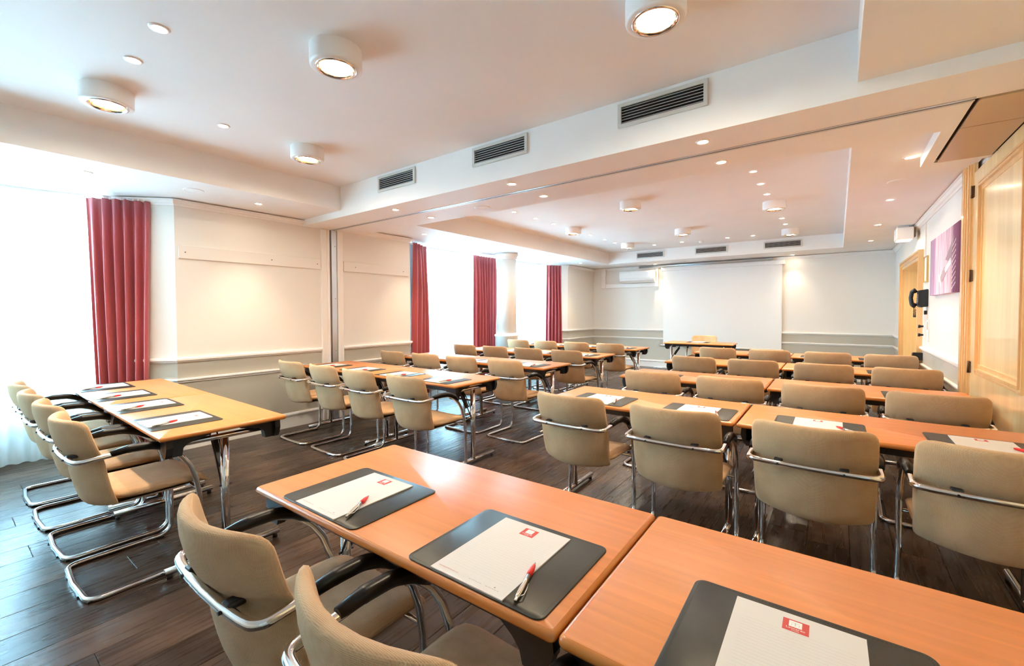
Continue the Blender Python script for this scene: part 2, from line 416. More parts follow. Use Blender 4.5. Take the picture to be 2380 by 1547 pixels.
# bays: sill wall, head, mullioned windows
def bay(n, y0, y1, name):
    bm = bmesh.new(); box(bm, XW-.12, XW, y0, y1, 0, .50); box(bm, XW-.12, XW, y0, y1, 2.30, 2.7)
    w = struct(name, bm, M['wall'])
    st = bmesh.new(); box(st, XW-.14, XW+.10, y0, y1, .50, .53); link('sill', st, M['trimw'], w)
    return w
bay(1, YN, BAY1[1]-CH, 'wall_left_near_bay'); bay(2, BAY2[0]+CH-.1, BAY2[1]-CH+.1, 'wall_left_far_bay')
# bay cheeks
for nm, ya, yb in (('wall_left_near_cheek', BAY1[1]-CH, 0), ('wall_left_far_cheek', BAY2[0]+CH, 0), ('wall_left_end_cheek', BAY2[1]-CH, 0)):
    struct(nm, B(XS-.1, XL-CH+.0, ya-.06, ya+.06, 0, 2.7), M['wall'])
wi = 0
def window(y0, y1):
    global wi; wi += 1
    t = empty('window_%d' % wi, (XW-.06, (y0+y1)/2, .53)); t['kind'] = 'structure'
    h = 1.77; w = (y1-y0)/2; f = .055
    bm = bmesh.new()
    for a in ((-.03, .03, -w, -w+f, 0, h), (-.03, .03, w-f, w, 0, h), (-.03, .03, -w+f, w-f, 0, f), (-.03, .03, -w+f, w-f, h-f, h)): box(bm, *a)
    link('window_frame', bm, M['trimw'], t)
    for s in (-1, 1):
        a, b = (-w+f, -.004) if s < 0 else (.004, w-f)
        bm = bmesh.new(); k = .05
        for q in ((-.02, .045, a, a+k, f, h-f), (-.02, .045, b-k, b, f, h-f), (-.02, .045, a+k, b-k, f, f+k), (-.02, .045, a+k, b-k, h-f-k, h-f)): box(bm, *q)
        sa = link('window_sash', bm, M['trimw'], t)
        link('pane', B(0, .006, a+k, b-k, f+k, h-f-k), M['glass'], sa)
        hm = bmesh.new(); hy = (b-k/2) if s < 0 else (a+k/2)
        if s < 0:
            box(hm, .045, .06, hy-.012, hy+.012, .75, .86); box(hm, .06, .075, hy-.01, hy+.01, .70, .84); link('window_handle', hm, M['white'], sa)
for a, b in ((-1.45, -.35), (-.35, .86)): window(a, b)
for a, b in ((4.62, 5.72), (5.72, 6.82), (6.82, 7.92), (7.92, 8.70)): window(a, b)

# ---- ceiling
cb = bmesh.new(); box(cb, XS-.1, XR+.12, YN, YF, ZC, ZC+.05); ceiling = struct('ceiling', cb, M['ceiling'])
def cpart(name, *boxes, m='ceiling'):
    bm = bmesh.new()
    for b_ in boxes: box(bm, *b_)
    return link(name, bm, M[m], ceiling)
cpart('soffit', (XS-.1, XC0, YN, YB0, ZS, ZC)); cpart('soffit', (XC1, XR, YN, YB0, ZS, ZC))
cpart('soffit', (XC0, XC1, YN, -.9, ZS, ZC))
cpart('soffit', (XS-.1, XC0, YB1, YF, ZS, ZC)); cpart('soffit', (XC1, XR, YB1, YF, ZS, ZC)); cpart('soffit', (XC0, XC1, YC1, YF, ZS, ZC))
cpart('beam', (XS-.1, .52, YB0, YB1, ZB, ZC), (.52, XR, YB0, 3.05, ZB, ZC))
cpart('housing', (.46, .52, YB1, 4.27, ZB, ZS), (.52, XR, 4.2, 4.27, ZB, ZS))
cpart('housing_recess', (.52, XR, 3.05, 4.2, ZB+.02, ZB+.03), m='dark')
# folding-wall track in the beam
tk = bmesh.new(); box(tk, XL, .52, 3.046, 3.052, ZB-.0025, ZB+.004)
link('track_slot', tk, M['dark'], ceiling)
for dy in (-.022, .012):
    tk = bmesh.new(); box(tk, XL, .52, 3.046+dy, 3.046+dy+.016, ZB-.004, ZB+.002); link('track_flange', tk, M['alu'] if dy < 0 else M['ventw'], ceiling)
for a, b in ((3.062, 3.475), (3.484, 4.188)):
    link('housing_lid', B(.538, .792, a, b, ZB-.006, ZB+.012, bev=.001), M['lid'], ceiling)

# ---- trims
COR = [(0, 2.352), (-.012, 2.352), (-.016, 2.366), (-.030, 2.374), (-.042, 2.392), (-.052, 2.396), (-.052, 2.408), (0, 2.408)]
RAIL = [(0, .852), (-.012, .852), (-.016, .864), (-.030, .872), (-.030, .890), (-.022, .896), (0, .896)]
RAIL2 = [(0, .655), (-.010, .655), (-.014, .668), (-.024, .678), (-.024, .690), (-.016, .695), (0, .695)]
BASE = [(0, 0), (-.014, 0), (-.014, .125), (-.022, .132), (-.026, .150), (-.018, .168), (0, .170)]
def neg(p): return [(-a, b) for a, b in p]
tn = 0
def trim(path, prof, m='trimw'):
    global tn; tn += 1; bm = bmesh.new(); sweep(bm, path, prof); return struct('trim_%d' % tn, bm, M[m])
d_ = .2
PA = [(XL-CH+.03, BAY1[1]-CH+.03), (XL, BAY1[1]), (XL, YB0)]
PA2 = [(XL-CH+.03, BAY1[1]-CH+.03), (XL, BAY1[1]), (XL, 2.905)]
PB = [(XL, YB1), (XL, BAY2[0]), (XL-.12, BAY2[0]+.12)]
PB2 = [(XL, 3.197), (XL, BAY2[0]), (XL-.12, BAY2[0]+.12)]
PC = [(XL-.2, BAY2[1]-.2), (XL, BAY2[1]), (XL, YF), (XR, YF), (XR, 9.20)]
for p, r in ((PA, COR), (PB, COR), (PC, COR), (PA2, RAIL), (PB2, RAIL), (PC, RAIL), (PA2, RAIL2), (PB2, RAIL2), (PC, RAIL2)): trim(p, r)
trim([(XR, 9.20), (XR, 4.887)], COR)
for r in (RAIL, RAIL2): trim([(XR, 7.14), (XR, 4.887)], r)
bn = 0
def baseb(path, nm):
    bm = bmesh.new(); sweep(bm, path, BASE); struct(nm, bm, M['trimw'])
baseb(PA2, 'baseboard_left'); baseb(PB2, 'baseboard_left_far'); baseb(PC, 'baseboard_front'); baseb([(XR, 7.14), (XR, 4.887)], 'baseboard_right')

# hanging boards on the left wall
for y0, y1, screws in ((1.465, 2.895, (1.517, 2.323, 2.855)), (3.21, 4.25, (3.378, 4.165))):
    t = empty('picture_rail_board', (XL, (y0+y1)/2, 1.85))
    bm = bmesh.new(); prism(bm, [(0, 0), (.022, .008), (.022, .128), (.012, .135), (0, .135)], 1, y0-(y0+y1)/2, y1-(y0+y1)/2)
    link('board', bm, M['boards'], t)
    for s in screws:
        bm = bmesh.new(); prism(bm, [(s-(y0+y1)/2+.006*math.cos(k*PI/4), .066+.006*math.sin(k*PI/4)) for k in range(8)], 0, .022, .0235); link('screw', bm, M['bronze'], t)
    tag(t, 'cream hanging board with screws on the wall, %s' % ('left of the folding-wall post' if y0 < 3 else 'right of the folding-wall post'), 'board')
# pilaster: casings and the post of the folding wall
t = empty('folding_wall_post', (XL, 3.05, 0))
for n, a, b, d, m in (('casing', 2.905, 2.925, .030, 'trimw'), ('casing', 2.925, 2.985, .016, 'trimw'), ('casing', 2.985, 3.012, .030, 'trimw'), ('metal_post', 3.03, 3.098, .040, 'alu'), ('casing', 3.104, 3.135, .052, 'trimw'), ('casing', 3.135, 3.197, .026, 'trimw')):
    link(n, B(0, d, a-3.05, b-3.05, 0, ZB-.002, bev=.002), M[m], t)
for z in (2.15, 1.50, .85):
    bm = bmesh.new(); prism(bm, [(.026+.005*math.cos(k*PI/4), z+.005*math.sin(k*PI/4)) for k in range(8)], 0, .040, .0415); link('screw', bm, M['bronze'], t)
tag(t, 'vertical metal post with white casings for the folding wall, on the window-side wall', 'post')

# column
t = empty('column', (-5.03, 6.58, 0)); bm = bmesh.new()
lathe(bm, [(.188, .92), (.186, 2.30)], 40); o = link('shaft', bm, M['boards'], t)
bm = bmesh.new(); lathe(bm, [(.186, 2.30), (.200, 2.32), (.204, 2.335), (.200, 2.35), (.215, 2.365), (.226, 2.385), (.226, 2.40), (.21, 2.402), (.21, ZS-.001)], 40); link('capital', bm, M['trimw'], t)
bm = bmesh.new(); lathe(bm, [(.215, 0), (.215, .86), (.228, .868), (.232, .885), (.226, .90), (.205, .91), (.188, .93)], 40); link('pedestal', bm, M['trimw'], t)
tag(t, 'round white column with moulded capital, between two red curtains', 'column')

# ------------------------------------------------------------------ curtains
def resample(path, n):
    P = [Vector((a, b, 0)) for a, b in path]; L = [0]
    for a, b in zip(P, P[1:]): L.append(L[-1]+(b-a).length)
    out = []
    for i in range(n):
        s = L[-1]*i/(n-1); k = 0
        while k < len(L)-2 and L[k+1] < s: k += 1
        f = (s-L[k])/(L[k+1]-L[k]); p = P[k].lerp(P[k+1], f); d = (P[k+1]-P[k]).normalized(); out.append((p, Vector((-d.y, d.x, 0)), s))
    return out, L[-1]
def drape(name, path, z0, z1, folds, amp, m, seed, flare=0, thick=.0015, nz=14, ruffle=True):
    rd = random.Random(seed); pts, L = resample(path, folds*9+1)
    ph = [rd.uniform(-.5, .5) for _ in range(folds+2)]; am = [rd.uniform(.65, 1.2) for _ in range(folds+2)]
    bm = bmesh.new(); g = []
    for j in range(nz+1):
        v = j/nz; z = z0+(z1-z0)*v; r = []
        for i, (p, nn, s) in enumerate(pts):
            u = i/(len(pts)-1); f = u*folds; k = int(f); fr = f-k
            a = am[k]*(1-fr)+am[min(k+1, folds)]*fr
            q = math.sin(2*PI*f+ph[k]*(1-fr)+ph[min(k+1, folds)]*fr)
            q = math.copysign(abs(q)**.8, q)
            sq = amp*a*(.55+.45*min(1, (1-v)*3+.1))
            if ruffle and v > .93: sq *= .8; q += .35*math.sin(2*PI*f*2.3+1)
            c = (u-.5)*flare*(1-v)
            d = Vector((nn.y, -nn.x, 0))
            r.append(bm.verts.new(Vector((p.x, p.y, z))+nn*q*sq+d*c+nn*.01*math.sin(5*v+k)))
        g.append(r)
    for a, b in zip(g, g[1:]):
        for k in range(len(a)-1):
            fc = bm.faces.new((a[k], a[k+1], b[k+1], b[k])); fc.smooth = True
    return bm
def solid(o, t):
    md = o.modifiers.new('cloth', 'SOLIDIFY'); md.thickness = t; md.offset = 0
def red(path, label, folds, seed, flare):
    t = empty('curtain', (0, 0, 0)); o = link('drape', drape('c', path, .025, 2.375, folds, .046, None, seed, flare), M['curtain'], t); solid(o, .003)
    (pts, L) = resample(path, folds*2)
    bm = bmesh.new()
    for p, nn, s in pts: box(bm, p.x-.004, p.x+.004, p.y-.004, p.y+.004, 2.372, 2.396)
    link('curtain_hook', bm, M['white'], t)['kind'] = 'stuff'
    tag(t, label, 'curtain', 'red curtains along the window wall')
    # base of the empty on the floor
    return t
red([(-5.195, 1.285), (-5.42, .945), (-5.445, .885)], 'wine-red satin curtain nearest the camera, beside the bright sheer', 6, 3, -.10)
red([(-5.13, 4.40), (-5.33, 4.84)], 'wine-red curtain just beyond the folding-wall post, where the far bay begins', 4, 5, .05)
red([(-5.42, 6.08), (-5.42, 6.74)], 'wide wine-red curtain immediately left of the round column', 8, 9, -.04)
red([(-5.29, 8.42), (-5.10, 8.74)], 'wine-red curtain right of the round column, at the far end of the windows', 5, 12, .04)
def sheer(path, label, folds, seed):
    t = empty('sheer_curtain'); link('voile', drape('s', path, .03, 2.375, folds, .028, None, seed, 0, ruffle=False, nz=6), M['sheer'], t)
    bm = bmesh.new(); sweep(bm, path, [(-.010, 2.385), (.010, 2.385), (.010, ZS-.001), (-.010, ZS-.001)]); link('curtain_track', bm, M['white'], t)
    tag(t, label, 'curtain')
sheer([(-5.68, -1.4), (-5.68, .50), (-5.64, .72), (-5.56, .90)], 'long white sheer curtain in the near bay, left of the nearest red curtain', 26, 21)
sheer([(-5.30, 4.50), (-5.48, 4.80), (-5.58, 5.02), (-5.56, 6.40)], 'white sheer between the second and third red curtains', 20, 22)
sheer([(-5.56, 6.45), (-5.56, 8.05), (-5.48, 8.35), (-5.30, 8.60)], 'white sheer behind the round column, up to the last red curtain', 22, 23)
# radiators under the windows
def radiator(y0, y1, label):
    t = empty('radiator', (XW+.10, (y0+y1)/2, .12)); w = (y1-y0)/2; n = int((y1-y0)/.06)
    bm = bmesh.new()
    for k in range(n):
        y = -w+.03+k*(2*w-.06)/(n-1); box(bm, -.03, .03, y-.022, y+.022, 0, .34, bev=.006, seg=1)
    link('radiator_fins', bm, M['white'], t)['kind'] = 'stuff'
    bm = bmesh.new(); tube(bm, [(0, -w-.06, .03), (0, -w, .03)], .012); tube(bm, [(0, -w-.06, .03), (0, -w-.06, -.119)], .010); link('radiator_pipe', bm, M['white'], t)
    bm = bmesh.new(); tube(bm, [(0, w, .30), (0, w+.04, .30)], .014); tube(bm, [(0, w+.035, .30), (.02, w+.11, .30)], .026, 12); link('thermostat_knob', bm, M['white'], t)
    tag(t, label, 'radiator')
radiator(-.9, .42, 'white ribbed radiator behind the near sheer curtain')
radiator(4.9, 6.2, 'white ribbed radiator behind the sheer left of the column')
radiator(7.0, 8.1, 'white ribbed radiator behind the sheer right of the column')

# ------------------------------------------------------------------ ceiling fittings
def drum():
    t = empty('ceiling_drum_light'); bm = bmesh.new()
    lathe(bm, [(.092, -.096), (.116, -.099), (.124, -.093), (.126, -.085), (.126, 0)], 48, caps=False); link('drum_housing', bm, M['white'], t)
    bm = bmesh.new(); lathe(bm, [(.080, -.088), (.089, -.1015), (.098, -.1015), (.100, -.096)], 48, caps=False); link('trim_ring', bm, M['chrome'], t)
    bm = bmesh.new(); n = 24
    lathe(bm, [(.082, -.094), (.070, -.060)], n, caps=False)
    for f in bm.faces: f.smooth = False
    link('reflector', bm, M['gold'], t)
    bm = bmesh.new(); lathe(bm, [(.0001, -.0985), (.030, -.0965), (.056, -.088), (.068, -.070), (.069, -.050)], 32, caps=False); link('lamp_glass', bm, M['drumglow'], t)
    return t
d0 = drum(); first = True
DR = [(-3.53, .683, 'near the window side, leftmost of the near coffer'), (-2.072, 1.285, 'in the middle of the near coffer'), (-3.493, 1.898, 'left of the nearest air vents, small and near the beam'), (-.644, 1.904, 'largest in view, at the top right of the near coffer'),
      (-2.055, 5.20, 'in the far coffer, closest to the beam at its middle'), (-3.43, 6.27, 'in the far coffer, leftmost'), (-3.36, 8.36, 'in the far coffer above the wall air conditioner'), (-.645, 6.28, 'in the far coffer on the door side, nearer one'), (-2.055, 7.46, 'in the far coffer, middle, further than the first'), (-.645, 8.56, 'in the far coffer above the right far vent')]
for x, y, s in DR:
    o = d0 if first else copy_tree(d0); first = False; o.location = (x, y, ZC)
    tag(o, 'round white drum light '+s, 'ceiling light', 'drum lights in the two coffers')
def spot():
    t = empty('recessed_spotlight'); bm = bmesh.new()
    lathe(bm, [(.026, -.0015), (.030, -.005), (.040, -.005), (.043, 0)], 28, caps=False); link('bezel', bm, M['white'], t)
    bm = bmesh.new(); lathe(bm, [(.0001, -.0022), (.027, -.0018)], 24, caps=False); link('lamp_glass', bm, M['spotglow'], t)
    return t
s0 = spot(); first = True
SP = [(-4.67, .767, ZS, 'window-side soffit, nearest the camera'), (-4.66, 2.02, ZS, 'window-side soffit, just before the beam'),
 (-2.095, 2.82, ZB, 'underside of the beam, near strip, middle'), (-.663, 2.82, ZB, 'underside of the beam, near strip, right'), (-3.54, 2.82, ZB, 'underside of the beam, near strip, left'),
 (-2.09, 3.283, ZB, 'underside of the beam beyond the track, middle'), (-.652, 3.28, ZB, 'underside of the beam beyond the track, right'), (-3.53, 3.285, ZB, 'underside of the beam beyond the track, left'),
 (-4.66, 4.207, ZS, 'window-side soffit, first beyond the beam'), (-4.67, 5.76, ZS, 'window-side soffit near the column'), (-4.67, 8.865, ZS, 'window-side soffit at the far corner'),
 (.40, 4.215, ZS, 'door-side soffit beside the boxed lids'), (.40, 5.71, ZS, 'door-side soffit, second'), (.40, 7.28, ZS, 'door-side soffit, third'), (.40, 8.87, ZS, 'door-side soffit, last'),
 (-.72, 10.17, ZS, 'front soffit right of the screen'), (-3.42, 10.15, ZS, 'front soffit left of the screen, above the air conditioner'),
 (-2.58, .69, ZC, 'near coffer, brightest at the top left'), (-3.01, .69, ZC, 'near coffer, second from the top left'), (-3.55, 1.31, ZC, 'near coffer, low beside the middle drum'),
 (-3.51, 4.77, ZC, 'far coffer, left line, first'), (-3.51, 5.29, ZC, 'far coffer, left line, second'), (-3.51, 5.79, ZC, 'far coffer, left line, third'), (-3.51, 7.03, ZC, 'far coffer, left line, fourth'), (-3.52, 7.65, ZC, 'far coffer, left line, fifth'), (-3.52, 8.12, ZC, 'far coffer, left line, sixth'),
 (-.668, 4.795, ZC, 'far coffer, right line, first'), (-.668, 5.31, ZC, 'far coffer, right line, second'), (-.668, 5.82, ZC, 'far coffer, right line, third'), (-.665, 7.47, ZC, 'far coffer, right line, fourth'), (-.667, 8.0, ZC, 'far coffer, right line, fifth'),
 (-1.64, 8.83, ZC, 'far coffer, end line near the smoke detector'), (-1.23, 8.86, ZC, 'far coffer, end line left of the last drum'), (-3.0, 8.87, ZC, 'far coffer, end line above the left far vent'), (-2.45, 8.84, ZC, 'far coffer, end line beside the middle drum')]
ld = bpy.data.lights.new('halogen', 'SPOT'); ld.energy = SPOT_W; ld.color = WARM; ld.spot_size = math.radians(80); ld.spot_blend = 1.0; ld.shadow_soft_size = .025
ld2 = ld.copy(); ld2.energy = SPOT_W*.09
for x, y, z, s in SP:
    o = s0 if first else copy_tree(s0); first = False; o.location = (x, y, z)
    tag(o, 'small round recessed spotlight, '+s, 'spotlight', 'recessed halogen spots in the ceiling')
    l = bpy.data.objects.new('bulb', ld2 if y > 10 else ld); COL.objects.link(l); l.parent = o; l.location = (0, 0, -.012)
# ceiling loudspeakers
for x, y, z, s in ((-4.605, 1.452, ZS, 'in the near window-side soffit'), (-2.80, 3.283, ZB, 'under the beam, beyond the track'), (-4.60, 4.966, ZS, 'in the far window-side soffit'), (.40, 4.94, ZS, 'in the door-side soffit between two spots')):
    t = empty('ceiling_loudspeaker', (x, y, z)); bm = bmesh.new(); lathe(bm, [(.078, 0), (.078, -.003), (.070, -.006), (.066, -.004)], 36, caps=False); link('rim', bm, M['white'], t)
    bm = bmesh.new(); lathe(bm, [(.0001, -.006), (.066, -.004)], 36, caps=False); link('grille', bm, M['ventw'] if 0 else M['ceiling'], t)
    tag(t, 'flat round white loudspeaker '+s, 'loudspeaker', 'ceiling loudspeakers')
t = empty('smoke_detector', (-2.12, 8.93, ZC)); bm = bmesh.new(); lathe(bm, [(.045, 0), (.045, -.02), (.03, -.04), (.0001, -.042)], 24, caps=False); link('housing', bm, M['white'], t)
bm = bmesh.new(); lathe(bm, [(.047, -.012), (.047, -.016)], 24, caps=False); link('slot_ring', bm, M['ventw'], t)
tag(t, 'small white smoke detector in the far coffer above the middle far vent', 'smoke detector')

def vent(loc, w, h, label, group):
    t = empty('air_vent', loc); f = .022; bm = bmesh.new()
    for a in ((0, w, 0, f), (0, w, h-f, h), (0, f, f, h-f), (w-f, w, f, h-f)): box(bm, a[0], a[1], -.014, 0, a[2], a[3])
    link('vent_frame', bm, M['ventw'], t)
    link('duct', B(f, w-f, -.001, 0, f, h-f), M['dark'], t)
    n = 6; me = None
    for k in range(n):
        z = f+(h-2*f)*(k+.5)/n
        if me is None:
            bm = bmesh.new(); prism(bm, [(-.012, -.003), (-.011, -.0045), (-.002, .001), (-.003, .003)], 0, f, w-f); o = link('slat', bm, M['ventw'], t); me = o.data
        else: o = link('slat', me, None, t)
        o.location = (0, 0, z)
    return tag(t, label, 'air vent', group)
for x, s in ((-3.62, 'leftmost of three'), (-2.385, 'middle of three'), (-1.142, 'rightmost and largest of three')):
    vent((x, YB0, 2.497), .537, .150, 'grey slatted air vent, %s on the near face of the beam' % s, 'air vents on the beam')
for x, s in ((-3.62, 'left of three, above the air conditioner'), (-2.377, 'middle of three, above the screen'), (-1.142, 'right of three')):
    vent((x, YC1, 2.49), .61, .138, 'grey slatted air vent on the far fascia, %s' % s, 'air vents on the far fascia')

# ------------------------------------------------------------------ front wall
t = empty('projection_screen', (-2.09, YF, 0))
bm = B(-1.235, 1.235, -.075, -.005, 2.262, 2.345, bev=.006); link('screen_case', bm, M['white'], t)
link('canvas', B(-1.185, 1.185, -.048, -.046, .545, 2.262), M['screen'], t)
bm = bmesh.new(); tube(bm, [(-1.25, -.047, .532), (1.22, -.047, .532)], .013, 10); link('bottom_bar', bm, M['white'], t)
tag(t, 'large white pull-down projection screen on the front wall', 'screen')
t = empty('cable_duct', (-2.09, YF, 0)); bm = bmesh.new()
tube(bm, [(-1.75, -.082, 2.375), (1.02, -.082, 2.385)], .022, 12); link('pipe', bm, M['alu'], t)
bm = bmesh.new(); tube(bm, [(-1.20, -.105, 2.345), (.95, -.105, 2.352)], .010, 8); link('rod', bm, M['alu'], t)
tag(t, 'grey pipe and rod running above the screen case', 'pipe')
t = empty('air_conditioner', (-3.88, YF, 2.012)); bm = bmesh.new()
prism(bm, [(0, 0), (-.12, 0), (-.175, .045), (-.195, .10), (-.195, .25), (-.18, .275), (0, .275)], 0, -.42, .42)
bmesh.ops.bevel(bm, geom=[e for e in bm.edges], offset=.008, segments=2, affect='EDGES'); link('ac_housing', bm, M['white'], t)
bm = bmesh.new(); prism(bm, [(-.135, .004), (-.182, .047), (-.190, .048), (-.140, -.002)], 0, -.38, .38); link('louvre', bm, M['boards'], t)
link('louvre_gap', B(-.40, .40, -.1965, -.19, .098, .103), M['ventw'], t)
link('display', B(.30, .33, -.197, -.19, .115, .12), M['ink'], t)
tag(t, 'white wall-mounted air conditioner left of the screen', 'air conditioner')
t = empty('wall_trunking', (-4.2, YF, 1.91))
link('trunking_post', B(-.64, -.53, -.05, 0, 0, .49, bev=.003), M['trimw'], t); link('trunking_rail', B(-.53, .80, -.04, 0, 0, .095, bev=.003), M['trimw'], t); link('trunking_post', B(.755, .80, -.035, 0, .095, .42, bev=.003), M['trimw'], t)
tag(t, 'white trunking frame around the air conditioner', 'trunking')

# ------------------------------------------------------------------ right wall
# double door in a deep maple frame
dr = empty('door_1', (XR, 8.17, 0)); dr['kind'] = 'structure'
bm = bmesh.new()
PD = [(0, 0), (-.030, 0), (-.036, .02), (-.024, .035), (-.020, .07), (-.010, .085), (0, .095)]
def casing_frame(y0, y1, zt, w=.10, d=.045, yc=0):
    """stepped casing around an opening, as one part"""
    bm = bmesh.new()
    for (a, b, dd) in ((0, .022, d), (.022, .050, d*.62), (.050, .072, d*.9), (.072, w, d*.5)):
        box(bm, -dd, 0, y0+a-w-yc, y0+b-w-yc, 0, zt+w-a)
        box(bm, -dd, 0, y1+w-b-yc, y1+w-a-yc, 0, zt+w-a)
        box(bm, -dd, 0, y0-w+b-yc, y1+w-b-yc, zt+w-b, zt+w-a)
    return bm
link('casing', casing_frame(7.28, 9.06, 1.95, .11, .05, 8.17), M['maple_dark'], dr)
bm = bmesh.new(); box(bm, 0, .21, .885, .905, 0, 1.96); box(bm, 0, .21, -.905, -.885, 0, 1.96); box(bm, 0, .21, -.885, .885, 1.95, 1.97); link('jamb', bm, M['maple'], dr)
for k, (a, b) in enumerate(((-.883, -.002), (.002, .883))):
    lf = link('door_leaf', B(.165, .205, a, b, .005, 1.948, bev=.002), M['maple'], dr)
    for z0, z1 in ((.18, .62), (.78, 1.78)):
        bm = bmesh.new(); ya, yb = a+.13, b-.13
        for i, dd in enumerate((.012, .006)):
            e = i*.022; k_ = .014
            box(bm, .165-dd, .166, ya+e, ya+e+k_, z0+e, z1-e); box(bm, .165-dd, .166, yb-e-k_, yb-e, z0+e, z1-e)
            box(bm, .165-dd, .166, ya+e+k_, yb-e-k_, z0+e, z0+e+k_); box(bm, .165-dd, .166, ya+e+k_, yb-e-k_, z1-e-k_, z1-e)
        link('panel_moulding', bm, M['maple_dark'], lf)
    yy = -.05 if k == 0 else .05
    bm = bmesh.new(); box(bm, .156, .165, yy-.02, yy+.02, .88, 1.10); link('handle_plate', bm, M['brass'], lf)
    bm = bmesh.new(); tube(bm, fillet([(.157, yy, 1.0), (.115, yy, 1.0), (.115, yy+(-.11 if k == 0 else .11), 1.0)], .015), .008, 8); link('door_handle', bm, M['brass'], lf)
bm = bmesh.new(); box(bm, .15, .165, .10, .16, 1.10, 1.42); link('push_plate', bm, M['brass'], dr)
# partition cupboard: maple casing, hinges, raised-panel leaves
cp = empty('partition_cupboard', (XR, 4.2, 0))
bm = bmesh.new()
for (a, b, dd) in ((4.672, 4.705, .020), (4.705, 4.73, .032), (4.73, 4.765, .040), (4.765, 4.785, .032), (4.785, 4.815, .044), (4.815, 4.885, .050)): box(bm, -dd, 0, a-4.2, b-4.2, 0, ZS-.001)
link('casing', bm, M['maple_dark'], cp)
for k, (y0, y1) in enumerate(((3.30, 4.668), (1.93, 3.292), (.56, 1.922))):
    lf = link('door_leaf', B(-.02, .018, y0-4.2, y1-4.2, .01, 2.345, bev=.002), M['maple'], cp)
    for z0, z1 in ((.875, 2.24),):
        ya, yb = y0+.17-4.2, y1-.20-4.2
        for i, (wd, dd) in enumerate(((.014, .016), (.014, .010), (.016, .022), (.03, .006))):
            e = sum((.014, .014, .016, .03)[:i]); bm = bmesh.new() if i == 0 else bm
            box(bm, -.02-dd, -.019, ya+e, ya+e+wd, z0+e, z1-e); box(bm, -.02-dd, -.019, yb-e-wd, yb-e, z0+e, z1-e)
            box(bm, -.02-dd, -.019, ya+e+wd, yb-e-wd, z0+e, z0+e+wd); box(bm, -.02-dd, -.019, ya+e+wd, yb-e-wd, z1-e-wd, z1-e)
        link('panel_moulding', bm, M['maple_dark'], lf)
    bm = B(-.034, -.0195, y0-4.2, y1-4.2, .01, .10, bev=.003); link('plinth_rail', bm, M['maple_dark'], lf)
for z in (2.205, 1.585, .905):
    bm = bmesh.new(); tube(bm, [(-.030, .470, z-.045), (-.030, .470, z+.045)], .008, 8); box(bm, -.026, -.02, .445, .495, z-.042, z+.042); link('hinge', bm, M['bronze'], cp)
tag(cp, 'tall maple cupboard doors with raised panels and bronze hinges on the right', 'cupboard')

# canvas picture
t = empty('canvas_picture', (XR, 5.645, 1.765))
link('canvas', B(-.045, -.001, -.68, .68, -.285, .285, bev=.002), M['art'], t)
link('canvas_edge', B(-.0445, -.001, -.683, -.679, -.284, .284), M['artside'], t)
def flat(poly, m, d=.0465):
    bm = bmesh.new(); prism(bm, poly, 0, -d, -.044); link('print', bm, M[m], t)
flat([(-.50, .20), (-.36, -.02), (-.12, .02)], 'artdark'); flat([(-.36, .02), (-.10, -.06), (-.14, -.10), (-.38, -.04)], 'artlight', .047)
flat([(-.08, -.04), (.12, -.14), (.02, -.18), (-.20, -.09)], 'artdark'); flat([(.02, -.06), (.22, -.12), (.05, -.22), (.10, -.13)], 'artlight', .047)
me = None
for k in range(9):
    z = .16-.045*k
    bm = bmesh.new(); prism(bm, [(-.56, z), (-.42, z-.05), (-.42, z-.058), (-.56, z-.008)], 0, -.0465, -.044); link('print', bm, M['artlight'], t)
tag(t, 'purple and white abstract canvas picture on the door-side wall', 'picture')
# framed notices
for y0, y1, z0, z1, s in ((6.80, 7.03, 1.65, 1.95, 'just left of the purple picture'), (9.28, 9.40, 1.42, 1.80, 'beyond the maple door')):
    t = empty('framed_notice', (XR, (y0+y1)/2, z0)); w = (y1-y0)/2; h = z1-z0; bm = bmesh.new()
    for a in ((-w, w, 0, .012), (-w, w, h-.012, h), (-w, -w+.012, .012, h-.012), (w-.012, w, .012, h-.012)): box(bm, -.018, 0, a[0], a[1], a[2], a[3])
    link('frame', bm, M['brass'] if y0 < 8 else M['trimw'], t); link('sheet', B(-.010, -.002, -w+.012, w-.012, .012, h-.012), M['screen'], t)
    tag(t, 'small framed white notice on the door-side wall, '+s, 'notice')
# cable channel going up
t = empty('cable_channel', (XR, 7.0, 1.95)); link('channel', B(-.012, 0, -.012, .012, 0, .40), M['trimw'], t); tag(t, 'thin white cable channel rising to the cornice beside the emergency lamp', 'cable channel')
# telephone
t = empty('wall_telephone', (XR, 6.86, 1.37))
bm = bmesh.new(); prism(bm, [(0, 0), (-.065, -.01), (-.085, .02), (-.080, .185), (0, .20)], 1, -.085, .085)
bmesh.ops.bevel(bm, geom=[e for e in bm.edges], offset=.006, segments=2, affect='EDGES'); link('phone_body', bm, M['black'], t)
hs = bmesh.new(); tube(hs, fillet([(-.090, .055, .005), (-.125, .055, .03), (-.135, .055, .10), (-.125, .055, .17), (-.090, .055, .195)], .03), lambda f: .019+.010*abs(2*f-1)**2, 10); link('handset', hs, M['black'], t)
bm = bmesh.new()
for r_ in range(4):
    for c_ in range(3): box(bm, -.088, -.080, -.055+c_*.028, -.037+c_*.028, .05+r_*.026, .066+r_*.026)
link('keypad', bm, M['ink'], t)
bm = bmesh.new(); n = 70
tube(bm, [(-.10+.012*math.cos(i*.9), .05+.012*math.sin(i*.9), -.01-.10*math.sin(PI*i/n)-.02*i/n) for i in range(n+1)], .003, 6); link('coiled_cord', bm, M['black'], t)
tag(t, 'black wall telephone with handset and coiled cord beside the maple door', 'telephone')
